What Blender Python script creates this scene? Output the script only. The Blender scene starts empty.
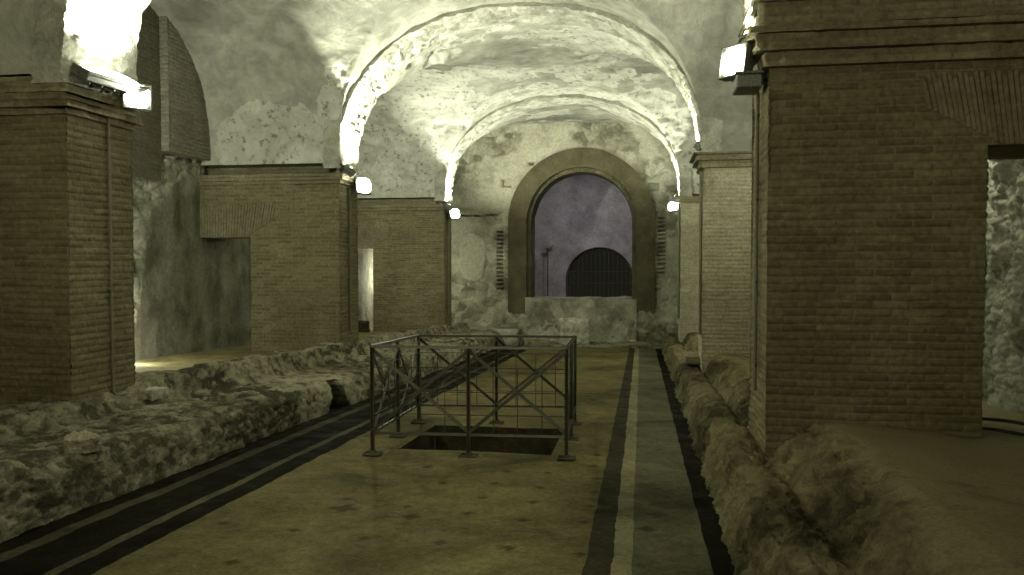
import bpy, math
import numpy as np
from mathutils import Vector, Matrix
R = math.radians
SC = bpy.context.scene
COL = SC.collection

# ------------------------------------------------------------------ camera, world, exposure
CZ = 1.6
cam_d = bpy.data.cameras.new('camera'); cam = bpy.data.objects.new('camera', cam_d); COL.objects.link(cam)
cam.location = (0, 0, CZ)
cam.rotation_euler = (R(90 - 1.85), 0, R(9.27))
cam_d.sensor_width = 36; cam_d.lens = 36 * 790 / 1024; cam_d.clip_start = .05
SC.camera = cam
w = bpy.data.worlds.new('world'); SC.world = w; w.use_nodes = True
w.node_tree.nodes['Background'].inputs[0].default_value = (.80, .86, .52, 1)
w.node_tree.nodes['Background'].inputs[1].default_value = .012
SC.view_settings.view_transform = 'Standard'; SC.view_settings.look = 'None'
SC.view_settings.exposure = 0; SC.view_settings.gamma = 1; SC.view_settings.use_curve_mapping = False
WHITE = (.965, 1.0, .80)
WARM = (1.0, .98, .66)

def lamp(name, kind, loc, energy, color=WHITE, size=.1, aim=None, spot=120, blend=.6):
    d = bpy.data.lights.new(name, kind); d.energy = energy; d.color = color
    if kind == 'AREA': d.size = size
    else: d.shadow_soft_size = size
    if kind == 'SPOT': d.spot_size = R(spot); d.spot_blend = blend
    o = bpy.data.objects.new(name, d); COL.objects.link(o); o.location = loc
    if aim is not None:
        o.rotation_euler = (Vector(aim) - Vector(loc)).to_track_quat('-Z', 'Y').to_euler()
    return o

# fittings in view are lit in floodlight(); these are unseen, some added as fill
lamp('hidden_aisle_light', 'POINT', (-7.38, 10.3, .35), 75, WHITE, .06)
lamp('hidden_aisle_light', 'POINT', (-7.2, 9.6, 2.6), 35, WHITE, .10)
lamp('hidden_aisle_light', 'SPOT', (-6.1, 8.0, 3.7), 270, WHITE, .15, (-5.9, 11.2, 5.8), 130)  # added behind the near pier to brighten the left side vault
lamp('hidden_aisle_light', 'POINT', (-7.15, 22.2, 1.2), 110, WHITE, .10)
lamp('hidden_aisle_light', 'POINT', (3.28, 9.0, 3.05), 32, WHITE, .06)
lamp('hidden_aisle_light', 'SPOT', (2.1, 8.0, 3.7), 380, WHITE, .15, (2.0, 11.2, 5.8), 130)  # unseen spot added to lift the vault over the right aisle
lamp('hidden_aisle_light', 'POINT', (2.9, 15.6, 2.9), 110, WHITE, .15)
lamp('hidden_aisle_light', 'SPOT', (-6.9, 14.9, 3.8), 420, WHITE, .15, (-5.8, 18.6, 5.0), 140)  # unseen fill added for the left vault of the next bay
lamp('rear_pier_light', 'SPOT', (-4.3, -.6, 3.3), 340, WARM, .2, (-1.6, 4.2, 6.0), 150)
lamp('rear_pier_light', 'SPOT', (.6, -.6, 3.3), 170, WARM, .2, (-1.0, 4.2, 6.0), 150)
lamp('niche_light', 'AREA', (-1.6, 25.3, 3.6), 33, (.98, .92, 1.0), .5, (-1.8, 28.0, 1.3))

# ------------------------------------------------------------------ layout (metres, floor slopes gently away)
SL = .037
def fz(y): return -SL * y                       # floor height
XL, XR = -5.10, .97                             # inner faces of the piers
XWL, XWR = -7.70, 3.60                          # side walls
ROWS = [(6.4, 7.33), (12.9, 13.79), (20.2, 21.0)]
YB = 24.0
XC = (XL + XR) / 2; A = (XR - XL) / 2
SPR = 3.30                                      # springing height
def curve(t, p=2.25): return np.clip(1 - np.abs(np.clip(t, -1, 1)) ** p, 0, 1) ** (1 / p)

# ------------------------------------------------------------------ noise
def _h(ix, iy, iz, s):
    n = (ix.astype(np.int64) * 374761393 + iy.astype(np.int64) * 668265263 + iz.astype(np.int64) * 2147483647 + s * 974634777) & 0xffffffff
    n = ((n ^ (n >> 13)) * 1274126177) & 0xffffffff
    n = ((n ^ (n >> 16)) * 2246822519) & 0xffffffff
    return ((n ^ (n >> 15)) & 0xffffff) / float(0xffffff)
def vn(P, s=0):
    i = np.floor(P).astype(np.int64); f = P - i; f = f * f * (3 - 2 * f)
    r = 0
    for a in (0, 1):
        for b in (0, 1):
            for c in (0, 1):
                wgt = (f[..., 0] if a else 1 - f[..., 0]) * (f[..., 1] if b else 1 - f[..., 1]) * (f[..., 2] if c else 1 - f[..., 2])
                r = r + wgt * _h(i[..., 0] + a, i[..., 1] + b, i[..., 2] + c, s)
    return r * 2 - 1
def fbm(P, sc=1., o=4, s=0):
    r = 0; a = 1.; P = P * sc
    for k in range(o):
        r = r + a * vn(P, s + k); a *= .5; P = P * 2.03 + 11.7
    return r
def worley(P, s=0):
    i = np.floor(P).astype(np.int64)
    d1 = np.full(P.shape[:-1], 9.); d2 = d1.copy(); idv = np.zeros(P.shape[:-1])
    for a in (-1, 0, 1):
        for b in (-1, 0, 1):
            for c in (-1, 0, 1):
                q = i + np.array([a, b, c])
                fx = np.stack([_h(q[..., 0], q[..., 1], q[..., 2], s + k) for k in (1, 2, 3)], -1)
                d = np.sqrt(((q + fx - P) ** 2).sum(-1))
                hid = _h(q[..., 0], q[..., 1], q[..., 2], s + 7)
                m = d < d1
                d2 = np.where(m, d1, np.minimum(d2, d)); idv = np.where(m, hid, idv); d1 = np.where(m, d, d1)
    return d1, d2, idv
def rubble(P, sc, s=0):
    """rounded stones: height 0..1 and a tone per stone"""
    Pw = P * sc + .35 * np.stack([fbm(P, sc * .9, 2, s + 20), fbm(P, sc * .9, 2, s + 21), fbm(P, sc * .9, 2, s + 22)], -1)
    d1, d2, idv = worley(Pw, s)
    e = np.clip((d2 - d1) / .35, 0, 1)
    return np.sqrt(e) * (.45 + .55 * idv), idv

# ------------------------------------------------------------------ mesh building
class MB:
    def __init__(self): self.v = []; self.f = []; self.uv = []; self.at = []; self.n = 0
    def add(self, V, F, UV=None, T=None):
        V = np.asarray(V, float).reshape(-1, 3); F = np.asarray(F, int)
        self.v.append(V); self.f.append(F + self.n); self.n += len(V)
        self.uv.append(np.zeros((len(V), 2)) if UV is None else np.asarray(UV, float).reshape(-1, 2))
        self.at.append(np.full(len(V), .5) if T is None else np.asarray(T, float).ravel())
    def grid(self, P, UV=None, T=None, flip=False, mask=None):
        a, b = P.shape[:2]
        i = np.arange(a * b).reshape(a, b)
        q = np.stack([i[:-1, :-1], i[1:, :-1], i[1:, 1:], i[:-1, 1:]], -1).reshape(-1, 4)
        if mask is not None: q = q[mask.ravel()]
        if flip: q = q[:, ::-1]
        self.add(P, q, UV, T)
    def box(self, c, s, M=None, bev=0.):
        c = np.array(c, float); h = np.array(s, float) / 2
        bm_v = []; b = min(bev, h.min() * .9)
        # bevelled box: 24 verts
        for sx in (-1, 1):
            for sy in (-1, 1):
                for sz in (-1, 1):
                    sg = np.array([sx, sy, sz])
                    for ax in range(3):
                        p = sg * (h - b); p[ax] = sg[ax] * h[ax]; bm_v.append(p)
        V = np.array(bm_v)
        def idx(sx, sy, sz, ax): return (((sx > 0) * 2 + (sy > 0)) * 2 + (sz > 0)) * 3 + ax
        F = []
        for ax in range(3):
            o1, o2 = [k for k in range(3) if k != ax]
            for sg in (-1, 1):
                ring = []
                for (u, v) in ((-1, -1), (1, -1), (1, 1), (-1, 1)):
                    s3 = [0, 0, 0]; s3[ax] = sg; s3[o1] = u; s3[o2] = v; ring.append(idx(*s3, ax))
                F.append(ring)
        if b > 0:
            for ax in range(3):      # edges parallel to ax
                o1, o2 = [k for k in range(3) if k != ax]
                for u in (-1, 1):
                    for v in (-1, 1):
                        s0 = [0, 0, 0]; s0[o1] = u; s0[o2] = v; s1 = list(s0); s0[ax] = -1; s1[ax] = 1
                        F.append([idx(*s0, o1), idx(*s1, o1), idx(*s1, o2), idx(*s0, o2)])
        V2 = V if M is None else V @ np.array(M).T[:3, :3]
        self.add(V2 + c, F)
        if b > 0:
            T = [[idx(sx, sy, sz, 0), idx(sx, sy, sz, 1), idx(sx, sy, sz, 2)] for sx in (-1, 1) for sy in (-1, 1) for sz in (-1, 1)]
            T = [t + [t[2]] for t in T]
            self.add(V2 + c, [t[:3] + [t[2]] for t in T])
    def tube(self, pts, r, n=10, cap=True):
        pts = [Vector(p) for p in pts]; rings = []
        up = Vector((0, 0, 1)) if abs((pts[1] - pts[0]).normalized().z) < .9 else Vector((1, 0, 0))
        for k, p in enumerate(pts):
            d = (pts[min(k + 1, len(pts) - 1)] - pts[max(k - 1, 0)]).normalized()
            a = d.cross(up).normalized(); b = d.cross(a).normalized()
            rings.append([p + r * (math.cos(t) * a + math.sin(t) * b) for t in np.linspace(0, 2 * math.pi, n, endpoint=False)])
        V = np.array([[tuple(q) for q in rg] for rg in rings]).reshape(-1, 3)
        F = [[k * n + j, k * n + (j + 1) % n, (k + 1) * n + (j + 1) % n, (k + 1) * n + j] for k in range(len(pts) - 1) for j in range(n)]
        self.add(V, F)
        if cap:
            for k in (0, len(pts) - 1):
                c = np.array(pts[k]); ring = V[k * n:(k + 1) * n]
                self.add(np.vstack([ring, c]), [[j, (j + 1) % n, n, n] for j in range(n)])
    def bar(self, a, b, wd, th=None):
        """square-section bar from a to b"""
        th = th or wd; a = Vector(a); b = Vector(b); d = (b - a); L = d.length; d.normalize()
        up = Vector((0, 0, 1)) if abs(d.z) < .95 else Vector((0, 1, 0))
        s = d.cross(up).normalized(); u = s.cross(d)
        M = Matrix((s, d, u)).transposed()
        self.box((a + b) / 2, (wd, L, th), M, min(wd, th) * .12)
    def build(self, name, mat, parent=None, smooth=True, tag=None):
        V = np.vstack(self.v); F = np.vstack(self.f); UV = np.vstack(self.uv); T = np.concatenate(self.at)
        loc = Vector((0, 0, 0))
        tri = F[:, 2] == F[:, 3]
        me = bpy.data.meshes.new(name)
        Q = F[~tri]; Tn = F[tri][:, :3]
        nq, nt = len(Q), len(Tn)
        lv = np.concatenate([Q.ravel(), Tn.ravel()])
        me.vertices.add(len(V)); me.vertices.foreach_set('co', V.ravel())
        me.loops.add(len(lv)); me.loops.foreach_set('vertex_index', lv)
        me.polygons.add(nq + nt)
        st = np.concatenate([np.arange(nq) * 4, nq * 4 + np.arange(nt) * 3])
        me.polygons.foreach_set('loop_start', st)
        me.polygons.foreach_set('loop_total', np.concatenate([np.full(nq, 4), np.full(nt, 3)]))
        me.polygons.foreach_set('use_smooth', np.full(nq + nt, smooth))
        me.update(calc_edges=True); me.validate()
        uvl = me.uv_layers.new(name='UVMap'); uvl.data.foreach_set('uv', UV[lv].ravel())
        at = me.attributes.new('tone', 'FLOAT', 'POINT'); at.data.foreach_set('value', T)
        me.materials.append(mat)
        o = bpy.data.objects.new(name, me); COL.objects.link(o)
        if parent is not None:
            o.parent = parent; o.matrix_parent_inverse = Matrix.Translation(-parent.location) if parent.type == 'EMPTY' and not any(parent.rotation_euler) else parent.matrix_basis.inverted()
        if tag: tagit(o, *tag)
        return o
def tagit(o, label, cat, group=None, kind=None):
    o['label'] = label; o['category'] = cat
    if group: o['group'] = group
    if kind: o['kind'] = kind
def struct(o): o['kind'] = 'structure'; return o
def empty(name, loc, label, cat, group=None):
    o = bpy.data.objects.new(name, None); COL.objects.link(o); o.location = loc; o.empty_display_size = .1
    tagit(o, label, cat, group); return o

def normals(P):
    a = np.gradient(P, axis=0); b = np.gradient(P, axis=1)
    n = np.cross(a, b); l = np.linalg.norm(n, axis=-1, keepdims=True); l[l < 1e-12] = 1
    return n / l

# brick layout shared by the mesh relief and the Brick Texture node
BW, RH, MO = .27, .062, .009
def bricks(U, V, s=0):
    row = np.floor(V / RH).astype(int); off = np.where(row % 2 == 0, BW * .5, 0)
    k = np.floor((U + off) / BW).astype(int)
    x = U + off - k * BW; y = V - row * RH
    d = np.minimum(np.minimum(x, y), np.minimum(BW - x, RH - y))
    hsh = _h(row, k, row * 0, s + 5)
    body = np.clip((d - MO * .6) / .008, 0, 1)
    return -.014 * (1 - body) + body * ((hsh - .5) * .012 - (hsh > .93) * .018)
def warpuv(U, V, P):
    return U + .02 * vn(P * 1.3, 3), V + .012 * vn(P * .8, 4) + .004 * vn(P * 3., 6)
def brickface(mb, P, U, V, sign=1, amp=1., s=0, res=None, mask=None, flip=False, extra=None, erode=0.):
    U, V = warpuv(U, V, P)
    n = normals(P) * sign
    h = bricks(U, V, s) * amp * .75 + .012 * fbm(P, 1.6, 4, s) * amp + .004 * fbm(P, 14, 3, s + 60)
    if erode:   # crumbled zones where bricks dropped out
        e = np.clip((fbm(P, 1.1, 4, s + 40) - erode) * 3, 0, 1); h = h - e * (.05 + .03 * fbm(P, 9, 2, s))
    if extra is not None: h = h + extra
    mb.grid(P + n * h[..., None], np.stack([U, V], -1), .5 + .5 * fbm(P, .9, 4, s + 9), flip, mask)

# ------------------------------------------------------------------ materials
def newmat(name, rough=.9):
    m = bpy.data.materials.new(name); m.use_nodes = True; nt = m.node_tree
    b = nt.nodes['Principled BSDF']; b.inputs['Roughness'].default_value = rough
    b.inputs['Specular IOR Level'].default_value = .08
    return m, nt, b
def N(nt, t, **kw):
    n = nt.nodes.new(t)
    for k, v in kw.items():
        if k.startswith('i_'): n.inputs[k[2:]].default_value = v
        else: setattr(n, k, v)
    return n
def ramp(nt, src, stops):
    r = nt.nodes.new('ShaderNodeValToRGB'); cr = r.color_ramp
    while len(cr.elements) < len(stops): cr.elements.new(.5)
    for e, (p, c) in zip(cr.elements, stops):
        e.position = p; e.color = (*c, 1) if len(c) == 3 else c
    nt.links.new(src, r.inputs[0]); return r.outputs[0]
def mix(nt, a, b, f, mode='MIX'):
    m = nt.nodes.new('ShaderNodeMix'); m.data_type = 'RGBA'; m.blend_type = mode
    for s, v in ((m.inputs[0], f), (m.inputs[6], a), (m.inputs[7], b)):
        if hasattr(v, 'is_linked'): nt.links.new(v, s)
        else: s.default_value = v if isinstance(v, float) else (*v, 1)
    return m.outputs[2]
def noise(nt, scale, detail=6, rough=.6, dist=0., co=None):
    n = N(nt, 'ShaderNodeTexNoise'); n.inputs['Scale'].default_value = scale; n.inputs['Detail'].default_value = detail
    n.inputs['Roughness'].default_value = rough; n.inputs['Distortion'].default_value = dist
    if co is None:
        co = N(nt, 'ShaderNodeNewGeometry').outputs['Position']
    nt.links.new(co, n.inputs['Vector']); return n.outputs['Fac']
def bump(nt, b, h, dist, strength=1., prev=None):
    n = N(nt, 'ShaderNodeBump'); n.inputs['Distance'].default_value = dist; n.inputs['Strength'].default_value = strength
    nt.links.new(h, n.inputs['Height'])
    if prev is not None: nt.links.new(prev, n.inputs['Normal'])
    nt.links.new(n.outputs[0], b.inputs['Normal']); return n.outputs[0]
def attr(nt, name='tone'):
    a = N(nt, 'ShaderNodeAttribute'); a.attribute_name = name; return a.outputs['Fac']

def brick_mat(name, c1, c2, mort, stain=.5, grime=(.10, .085, .045)):
    m, nt, b = newmat(name, .92)
    uv = N(nt, 'ShaderNodeUVMap'); uv.uv_map = 'UVMap'
    br = N(nt, 'ShaderNodeTexBrick'); nt.links.new(uv.outputs[0], br.inputs['Vector'])
    br.inputs['Color1'].default_value = (*c1, 1); br.inputs['Color2'].default_value = (*c2, 1); br.inputs['Mortar'].default_value = (*mort, 1)
    br.inputs['Scale'].default_value = 1; br.inputs['Brick Width'].default_value = BW; br.inputs['Row Height'].default_value = RH
    br.inputs['Mortar Size'].default_value = MO; br.inputs['Mortar Smooth'].default_value = .3; br.offset = .5; br.offset_frequency = 2
    n1 = noise(nt, 1.1, 7, .65, .4); n2 = noise(nt, 22, 5, .7)
    f1 = ramp(nt, n1, [(.36, (0, 0, 0)), (.66, (1, 1, 1))])
    c = mix(nt, br.outputs['Color'], grime, f1)
    mm = nt.nodes[-1]; 
    c = mix(nt, br.outputs['Color'], c, stain)
    f2 = ramp(nt, n2, [(.3, (.62, .62, .62)), (.7, (1.25, 1.25, 1.25))])
    c = mix(nt, c, f2, 1., 'MULTIPLY')
    nt.links.new(c, b.inputs['Base Color'])
    p = bump(nt, b, br.outputs['Fac'], -.008, .6)
    bump(nt, b, n2, .012, .9, p)
    return m
def stone_mat(name, lo, hi, scale=3., bd=.02, tone=.6, spots=0.):
    m, nt, b = newmat(name, .93)
    n1 = noise(nt, scale, 8, .65, .3); n2 = noise(nt, scale * 9, 6, .7)
    t = N(nt, 'ShaderNodeMath', operation='MULTIPLY_ADD'); nt.links.new(attr(nt), t.inputs[0]); t.inputs[1].default_value = tone
    nt.links.new(n1, t.inputs[2])
    s = N(nt, 'ShaderNodeMath', operation='SUBTRACT'); nt.links.new(t.outputs[0], s.inputs[0]); s.inputs[1].default_value = tone / 2
    c = ramp(nt, s.outputs[0], [(.30, lo), (.72, hi)])
    f2 = ramp(nt, n2, [(.3, (.7, .7, .7)), (.72, (1.18, 1.18, 1.18))])
    c = mix(nt, c, f2, 1., 'MULTIPLY')
    if spots:
        v = noise(nt, 7.5, 3, .6)
        c = mix(nt, c, tuple(x * .35 for x in lo), ramp(nt, v, [(.60, (0, 0, 0)), (.68, (spots,) * 3)]))
    nt.links.new(c, b.inputs['Base Color'])
    p = bump(nt, b, n1, bd * 2, .8); bump(nt, b, n2, bd, 1., p)
    return m
def metal_mat(name, col, rough=.5, metal=.7):
    m, nt, b = newmat(name, rough); b.inputs['Metallic'].default_value = metal
    n = noise(nt, 60, 4, .6)
    c = mix(nt, tuple(x * .6 for x in col), col, ramp(nt, n, [(.35, (0, 0, 0)), (.6, (1, 1, 1))]))
    nt.links.new(c, b.inputs['Base Color']); bump(nt, b, n, .001, .5); return m
def glow_mat(name, col, s):
    m, nt, b = newmat(name, .3); b.inputs['Emission Color'].default_value = (*col, 1); b.inputs['Emission Strength'].default_value = s
    b.inputs['Base Color'].default_value = (.8, .8, .8, 1); return m

M_brick = brick_mat('old_roman_brick', (.245, .217, .120), (.155, .134, .072), (.24, .215, .138), .5)
M_brick_pale = brick_mat('pale_worn_brick', (.50, .465, .33), (.40, .365, .24), (.46, .43, .32), .25)
M_brick_dim = brick_mat('shaded_brick', (.13, .125, .088), (.09, .085, .058), (.13, .125, .09), .4)  # darker copy of the grey brick, paints the shade in the lunette recess
M_brick_grey = brick_mat('greyed_brick', (.27, .26, .20), (.20, .19, .14), (.28, .27, .21), .3)
M_corn = brick_mat('cornice_brick', (.33, .30, .19), (.22, .19, .11), (.25, .22, .14), .5)
M_arch = stone_mat('arch_rubble_plaster', (.24, .235, .185), (.58, .575, .48), 2.6, .03, .5)
M_rub = stone_mat('bench_rubble', (.080, .073, .042), (.44, .41, .28), 5.2, .035, .55)
M_rubR = stone_mat('kerb_rubble', (.065, .056, .028), (.31, .27, .145), 5.5, .035, .55)
M_dirt = stone_mat('trodden_earth', (.17, .145, .070), (.32, .28, .145), 2.2, .012, .3)
M_wall = stone_mat('grey_side_wall_plaster', (.12, .115, .082), (.36, .35, .27), 1.8, .02, .5)
M_back = stone_mat('back_wall_masonry', (.15, .143, .10), (.44, .428, .33), 1.4, .02, .6, .0)
M_backbrick = stone_mat('back_arch_brick', (.07, .063, .036), (.13, .118, .072), 2.2, .012, .4)
M_nichewall = stone_mat('niche_plaster', (.20, .19, .19), (.38, .36, .37), 2.0, .012, .4)
M_block = stone_mat('pale_marble_block', (.26, .25, .19), (.72, .70, .56), 9, .01, .3)
M_iron = metal_mat('dark_painted_iron', (.10, .094, .066), .5, .3)
M_lampbody = metal_mat('grey_cast_metal', (.20, .20, .17), .5, .5)
M_pipe = metal_mat('grey_conduit', (.21, .20, .14), .6, .2)
M_glow = glow_mat('lit_lamp_glass', (.95, 1, .80), 30)
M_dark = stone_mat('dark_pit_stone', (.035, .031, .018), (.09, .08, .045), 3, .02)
M_cable = metal_mat('cable_rubber', (.05, .045, .03), .7, 0)

# vault plaster: greyish plaster with an extra pale rough patch given by the tone attribute (>1)
def vault_mat():
    m, nt, b = newmat('vault_plaster', .95)
    n0 = noise(nt, .55, 6, .62, .8); n1 = noise(nt, 2.2, 9, .68, .5); n2 = noise(nt, 26, 6, .7); n3 = noise(nt, 9, 5, .62)
    c = ramp(nt, n0, [(.34, (.22, .218, .18)), (.50, (.33, .328, .275)), (.66, (.45, .447, .38))])
    f = ramp(nt, n1, [(.30, (.62, .62, .60)), (.5, (.95, .95, .93)), (.70, (1.30, 1.30, 1.28))])
    c = mix(nt, c, f, 1., 'MULTIPLY')
    pock = ramp(nt, n3, [(.55, (0, 0, 0)), (.66, (.8, .8, .8))])
    a = attr(nt)
    pf = ramp(nt, a, [(.48, (0, 0, 0)), (.56, (1, 1, 1))])
    rough_c = ramp(nt, n1, [(.3, (.33, .325, .27)), (.7, (.62, .615, .53))])
    rough_c = mix(nt, rough_c, (.15, .14, .10), pock)
    c = mix(nt, c, rough_c, pf)
    nt.links.new(c, b.inputs['Base Color'])
    p = bump(nt, b, n1, .05, .7); p = bump(nt, b, n3, .02, .6, p); bump(nt, b, n2, .012, .8, p)
    return m
M_vault = vault_mat()

# mosaic floor
def floor_mat():
    m, nt, b = newmat('worn_mosaic', .72); b.inputs['Specular IOR Level'].default_value = .012
    geo = N(nt, 'ShaderNodeNewGeometry'); sx = N(nt, 'ShaderNodeSeparateXYZ'); nt.links.new(geo.outputs['Position'], sx.inputs[0])
    wob = noise(nt, 3, 4, .6)
    ad = N(nt, 'ShaderNodeMath', operation='MULTIPLY_ADD'); nt.links.new(wob, ad.inputs[0]); ad.inputs[1].default_value = .05; nt.links.new(sx.outputs[0], ad.inputs[2])
    mp = N(nt, 'ShaderNodeMapRange'); nt.links.new(ad.outputs[0], mp.inputs[0]); mp.inputs[1].default_value = -4.2 + .025; mp.inputs[2].default_value = .8 + .025
    field, blk, wht, gry = (.125, .107, .050), (.009, .008, .004), (.20, .185, .11), (.10, .096, .060)
    X = lambda x: (x + 4.2) / 5.0
    r = ramp(nt, mp.outputs[0], [(0, blk), (X(-3.90), blk), (X(-3.80), (.055, .05, .03)), (X(-3.68), blk), (X(-3.31), (.075, .07, .042)), (X(-3.23), blk), (X(-3.03), field),
        (X(-.33), (.040, .037, .022)), (X(-.165), wht), (X(-.05), gry), (X(.40), blk)])
    nt.nodes[-1].color_ramp.interpolation = 'CONSTANT' if False else 'LINEAR'
    for n in nt.nodes:
        if n.type == 'VALTORGB' and len(n.color_ramp.elements) > 9: n.color_ramp.interpolation = 'CONSTANT'
    n1 = noise(nt, .9, 8, .65, .6); n2 = noise(nt, 12, 6, .75); n3 = noise(nt, 4, 5, .6)
    vo = N(nt, 'ShaderNodeTexVoronoi'); vo.inputs['Scale'].default_value = 55; nt.links.new(geo.outputs['Position'], vo.inputs['Vector'])
    f1 = ramp(nt, n1, [(.32, (.42, .42, .40)), (.5, (.90, .90, .88)), (.66, (1.32, 1.32, 1.27))])
    c = mix(nt, r, f1, 1., 'MULTIPLY')
    f2 = ramp(nt, n2, [(.3, (.70, .70, .70)), (.7, (1.25, 1.25, 1.25))]); c = mix(nt, c, f2, 1., 'MULTIPLY')
    f3 = ramp(nt, vo.outputs['Color'], [(.0, (.8, .8, .8)), (1., (1.2, 1.2, 1.2))]); c = mix(nt, c, f3, 1., 'MULTIPLY')
    c = mix(nt, c, (.030, .027, .014), ramp(nt, attr(nt), [(.55, (0, 0, 0)), (.85, (.75, .75, .75))]))
    nt.links.new(c, b.inputs['Base Color'])
    rr = ramp(nt, n3, [(.3, (.55, .55, .55)), (.7, (.9, .9, .9))]); nt.links.new(rr, b.inputs['Roughness'])
    p = bump(nt, b, vo.outputs['Distance'], .004, .6); bump(nt, b, n2, .008, .8, p)
    return m
M_floor = floor_mat()

lin = np.linspace
def mesh2(a, b): return np.meshgrid(a, b, indexing='ij')
def cosd(a, b, n): t = (1 - np.cos(lin(0, math.pi, n))) / 2; return a + (b - a) * t

# ------------------------------------------------------------------ floor with the dug pit
PX0, PX1, PY0, PY1 = -2.40, -.86, 7.62, 9.05
def make_floor():
    mb = MB()
    xs = np.unique(np.concatenate([np.arange(-4.25, 1.05, .03), [PX0, PX1]])); ys = np.unique(np.concatenate([np.arange(.2, 12, .03), np.arange(12, 22.6, .08), [PY0, PY1]]))
    X, Y = mesh2(xs, ys); P = np.stack([X, Y, Y * 0], -1)
    Z = fz(Y) + .006 * fbm(P, 1.2, 4, 2) + .003 * fbm(P, 9, 3, 5)
    P[..., 2] = Z
    T = np.full(X.shape, .5)
    spots = [(474.6,470),(541,472),(462,484),(533,487),(445,501),(523.5,504),(510,524),(496,554),(590,527),(583,557),(600,475),(598,490),(594,507),
             (235,539),(315,546),(403,550),(194,566),(444,501),(426,520),(169,533),(460,484)]
    spots = SPOTS
    for (sx, sy, big) in spots:
        dx = np.abs(X - sx); dy = np.abs(Y - sy); k = .040 * big
        dd = np.minimum(np.maximum(dx / k, dy / (k * .36)), np.maximum(dx / (k * .36), dy / k)) + .25 * vn(P * 30, 8)
        T = np.maximum(T, np.clip(1.25 - dd * .45, .5, 1.))
    xm = (X[:-1, :-1] + X[1:, 1:]) / 2; ym = (Y[:-1, :-1] + Y[1:, 1:]) / 2
    mask = ~((xm > PX0) & (xm < PX1) & (ym > PY0) & (ym < PY1))
    mb.grid(P, None, T, False, mask)
    struct(mb.build('floor', M_floor))
    # pit: four earth sides and a bottom
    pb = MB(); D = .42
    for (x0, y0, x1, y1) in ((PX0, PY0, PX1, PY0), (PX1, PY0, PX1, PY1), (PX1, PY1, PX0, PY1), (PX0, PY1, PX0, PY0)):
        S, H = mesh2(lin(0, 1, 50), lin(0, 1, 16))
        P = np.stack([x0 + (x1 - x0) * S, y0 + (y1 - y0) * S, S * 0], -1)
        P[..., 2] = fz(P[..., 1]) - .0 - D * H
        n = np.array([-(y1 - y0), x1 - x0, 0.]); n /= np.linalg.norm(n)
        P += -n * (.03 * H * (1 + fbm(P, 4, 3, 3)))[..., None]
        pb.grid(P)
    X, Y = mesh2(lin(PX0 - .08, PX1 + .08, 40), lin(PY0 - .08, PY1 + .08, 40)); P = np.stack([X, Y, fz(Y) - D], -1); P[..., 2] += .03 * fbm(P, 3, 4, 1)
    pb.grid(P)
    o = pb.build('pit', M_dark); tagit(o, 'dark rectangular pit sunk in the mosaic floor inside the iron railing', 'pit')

SPOTS = [(x, y, 1.) for x, y in ((-1.15,6.83),(-.80,6.86),(-1.19,6.4),(-.80,6.33),(-1.2,5.94),(-.79,5.86),(-.81,5.40),(-.81,4.78),
        (-.33-.05,5.42),(-.36,4.75),(-.36,6.7),(-.36,6.26),(-.36,5.83),(-2.27,4.90),(-1.75,4.82),(-1.25,4.83),(-2.35,4.25),(-1.22,5.5),(-2.8,4.95),(-1.62,6.35),(-1.70,5.6),(-2.2,5.7))] + \
        [(-2.13, 5.45, 2.2), (.13, 5.7, 1.6), (.05, 5.35, 1.2), (-.42, 7.2, 1.), (-.42, 7.7, 1.), (-1.9, 6.9, 1.), (-1.6, 5.35, 1.5)]
make_floor()

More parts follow.
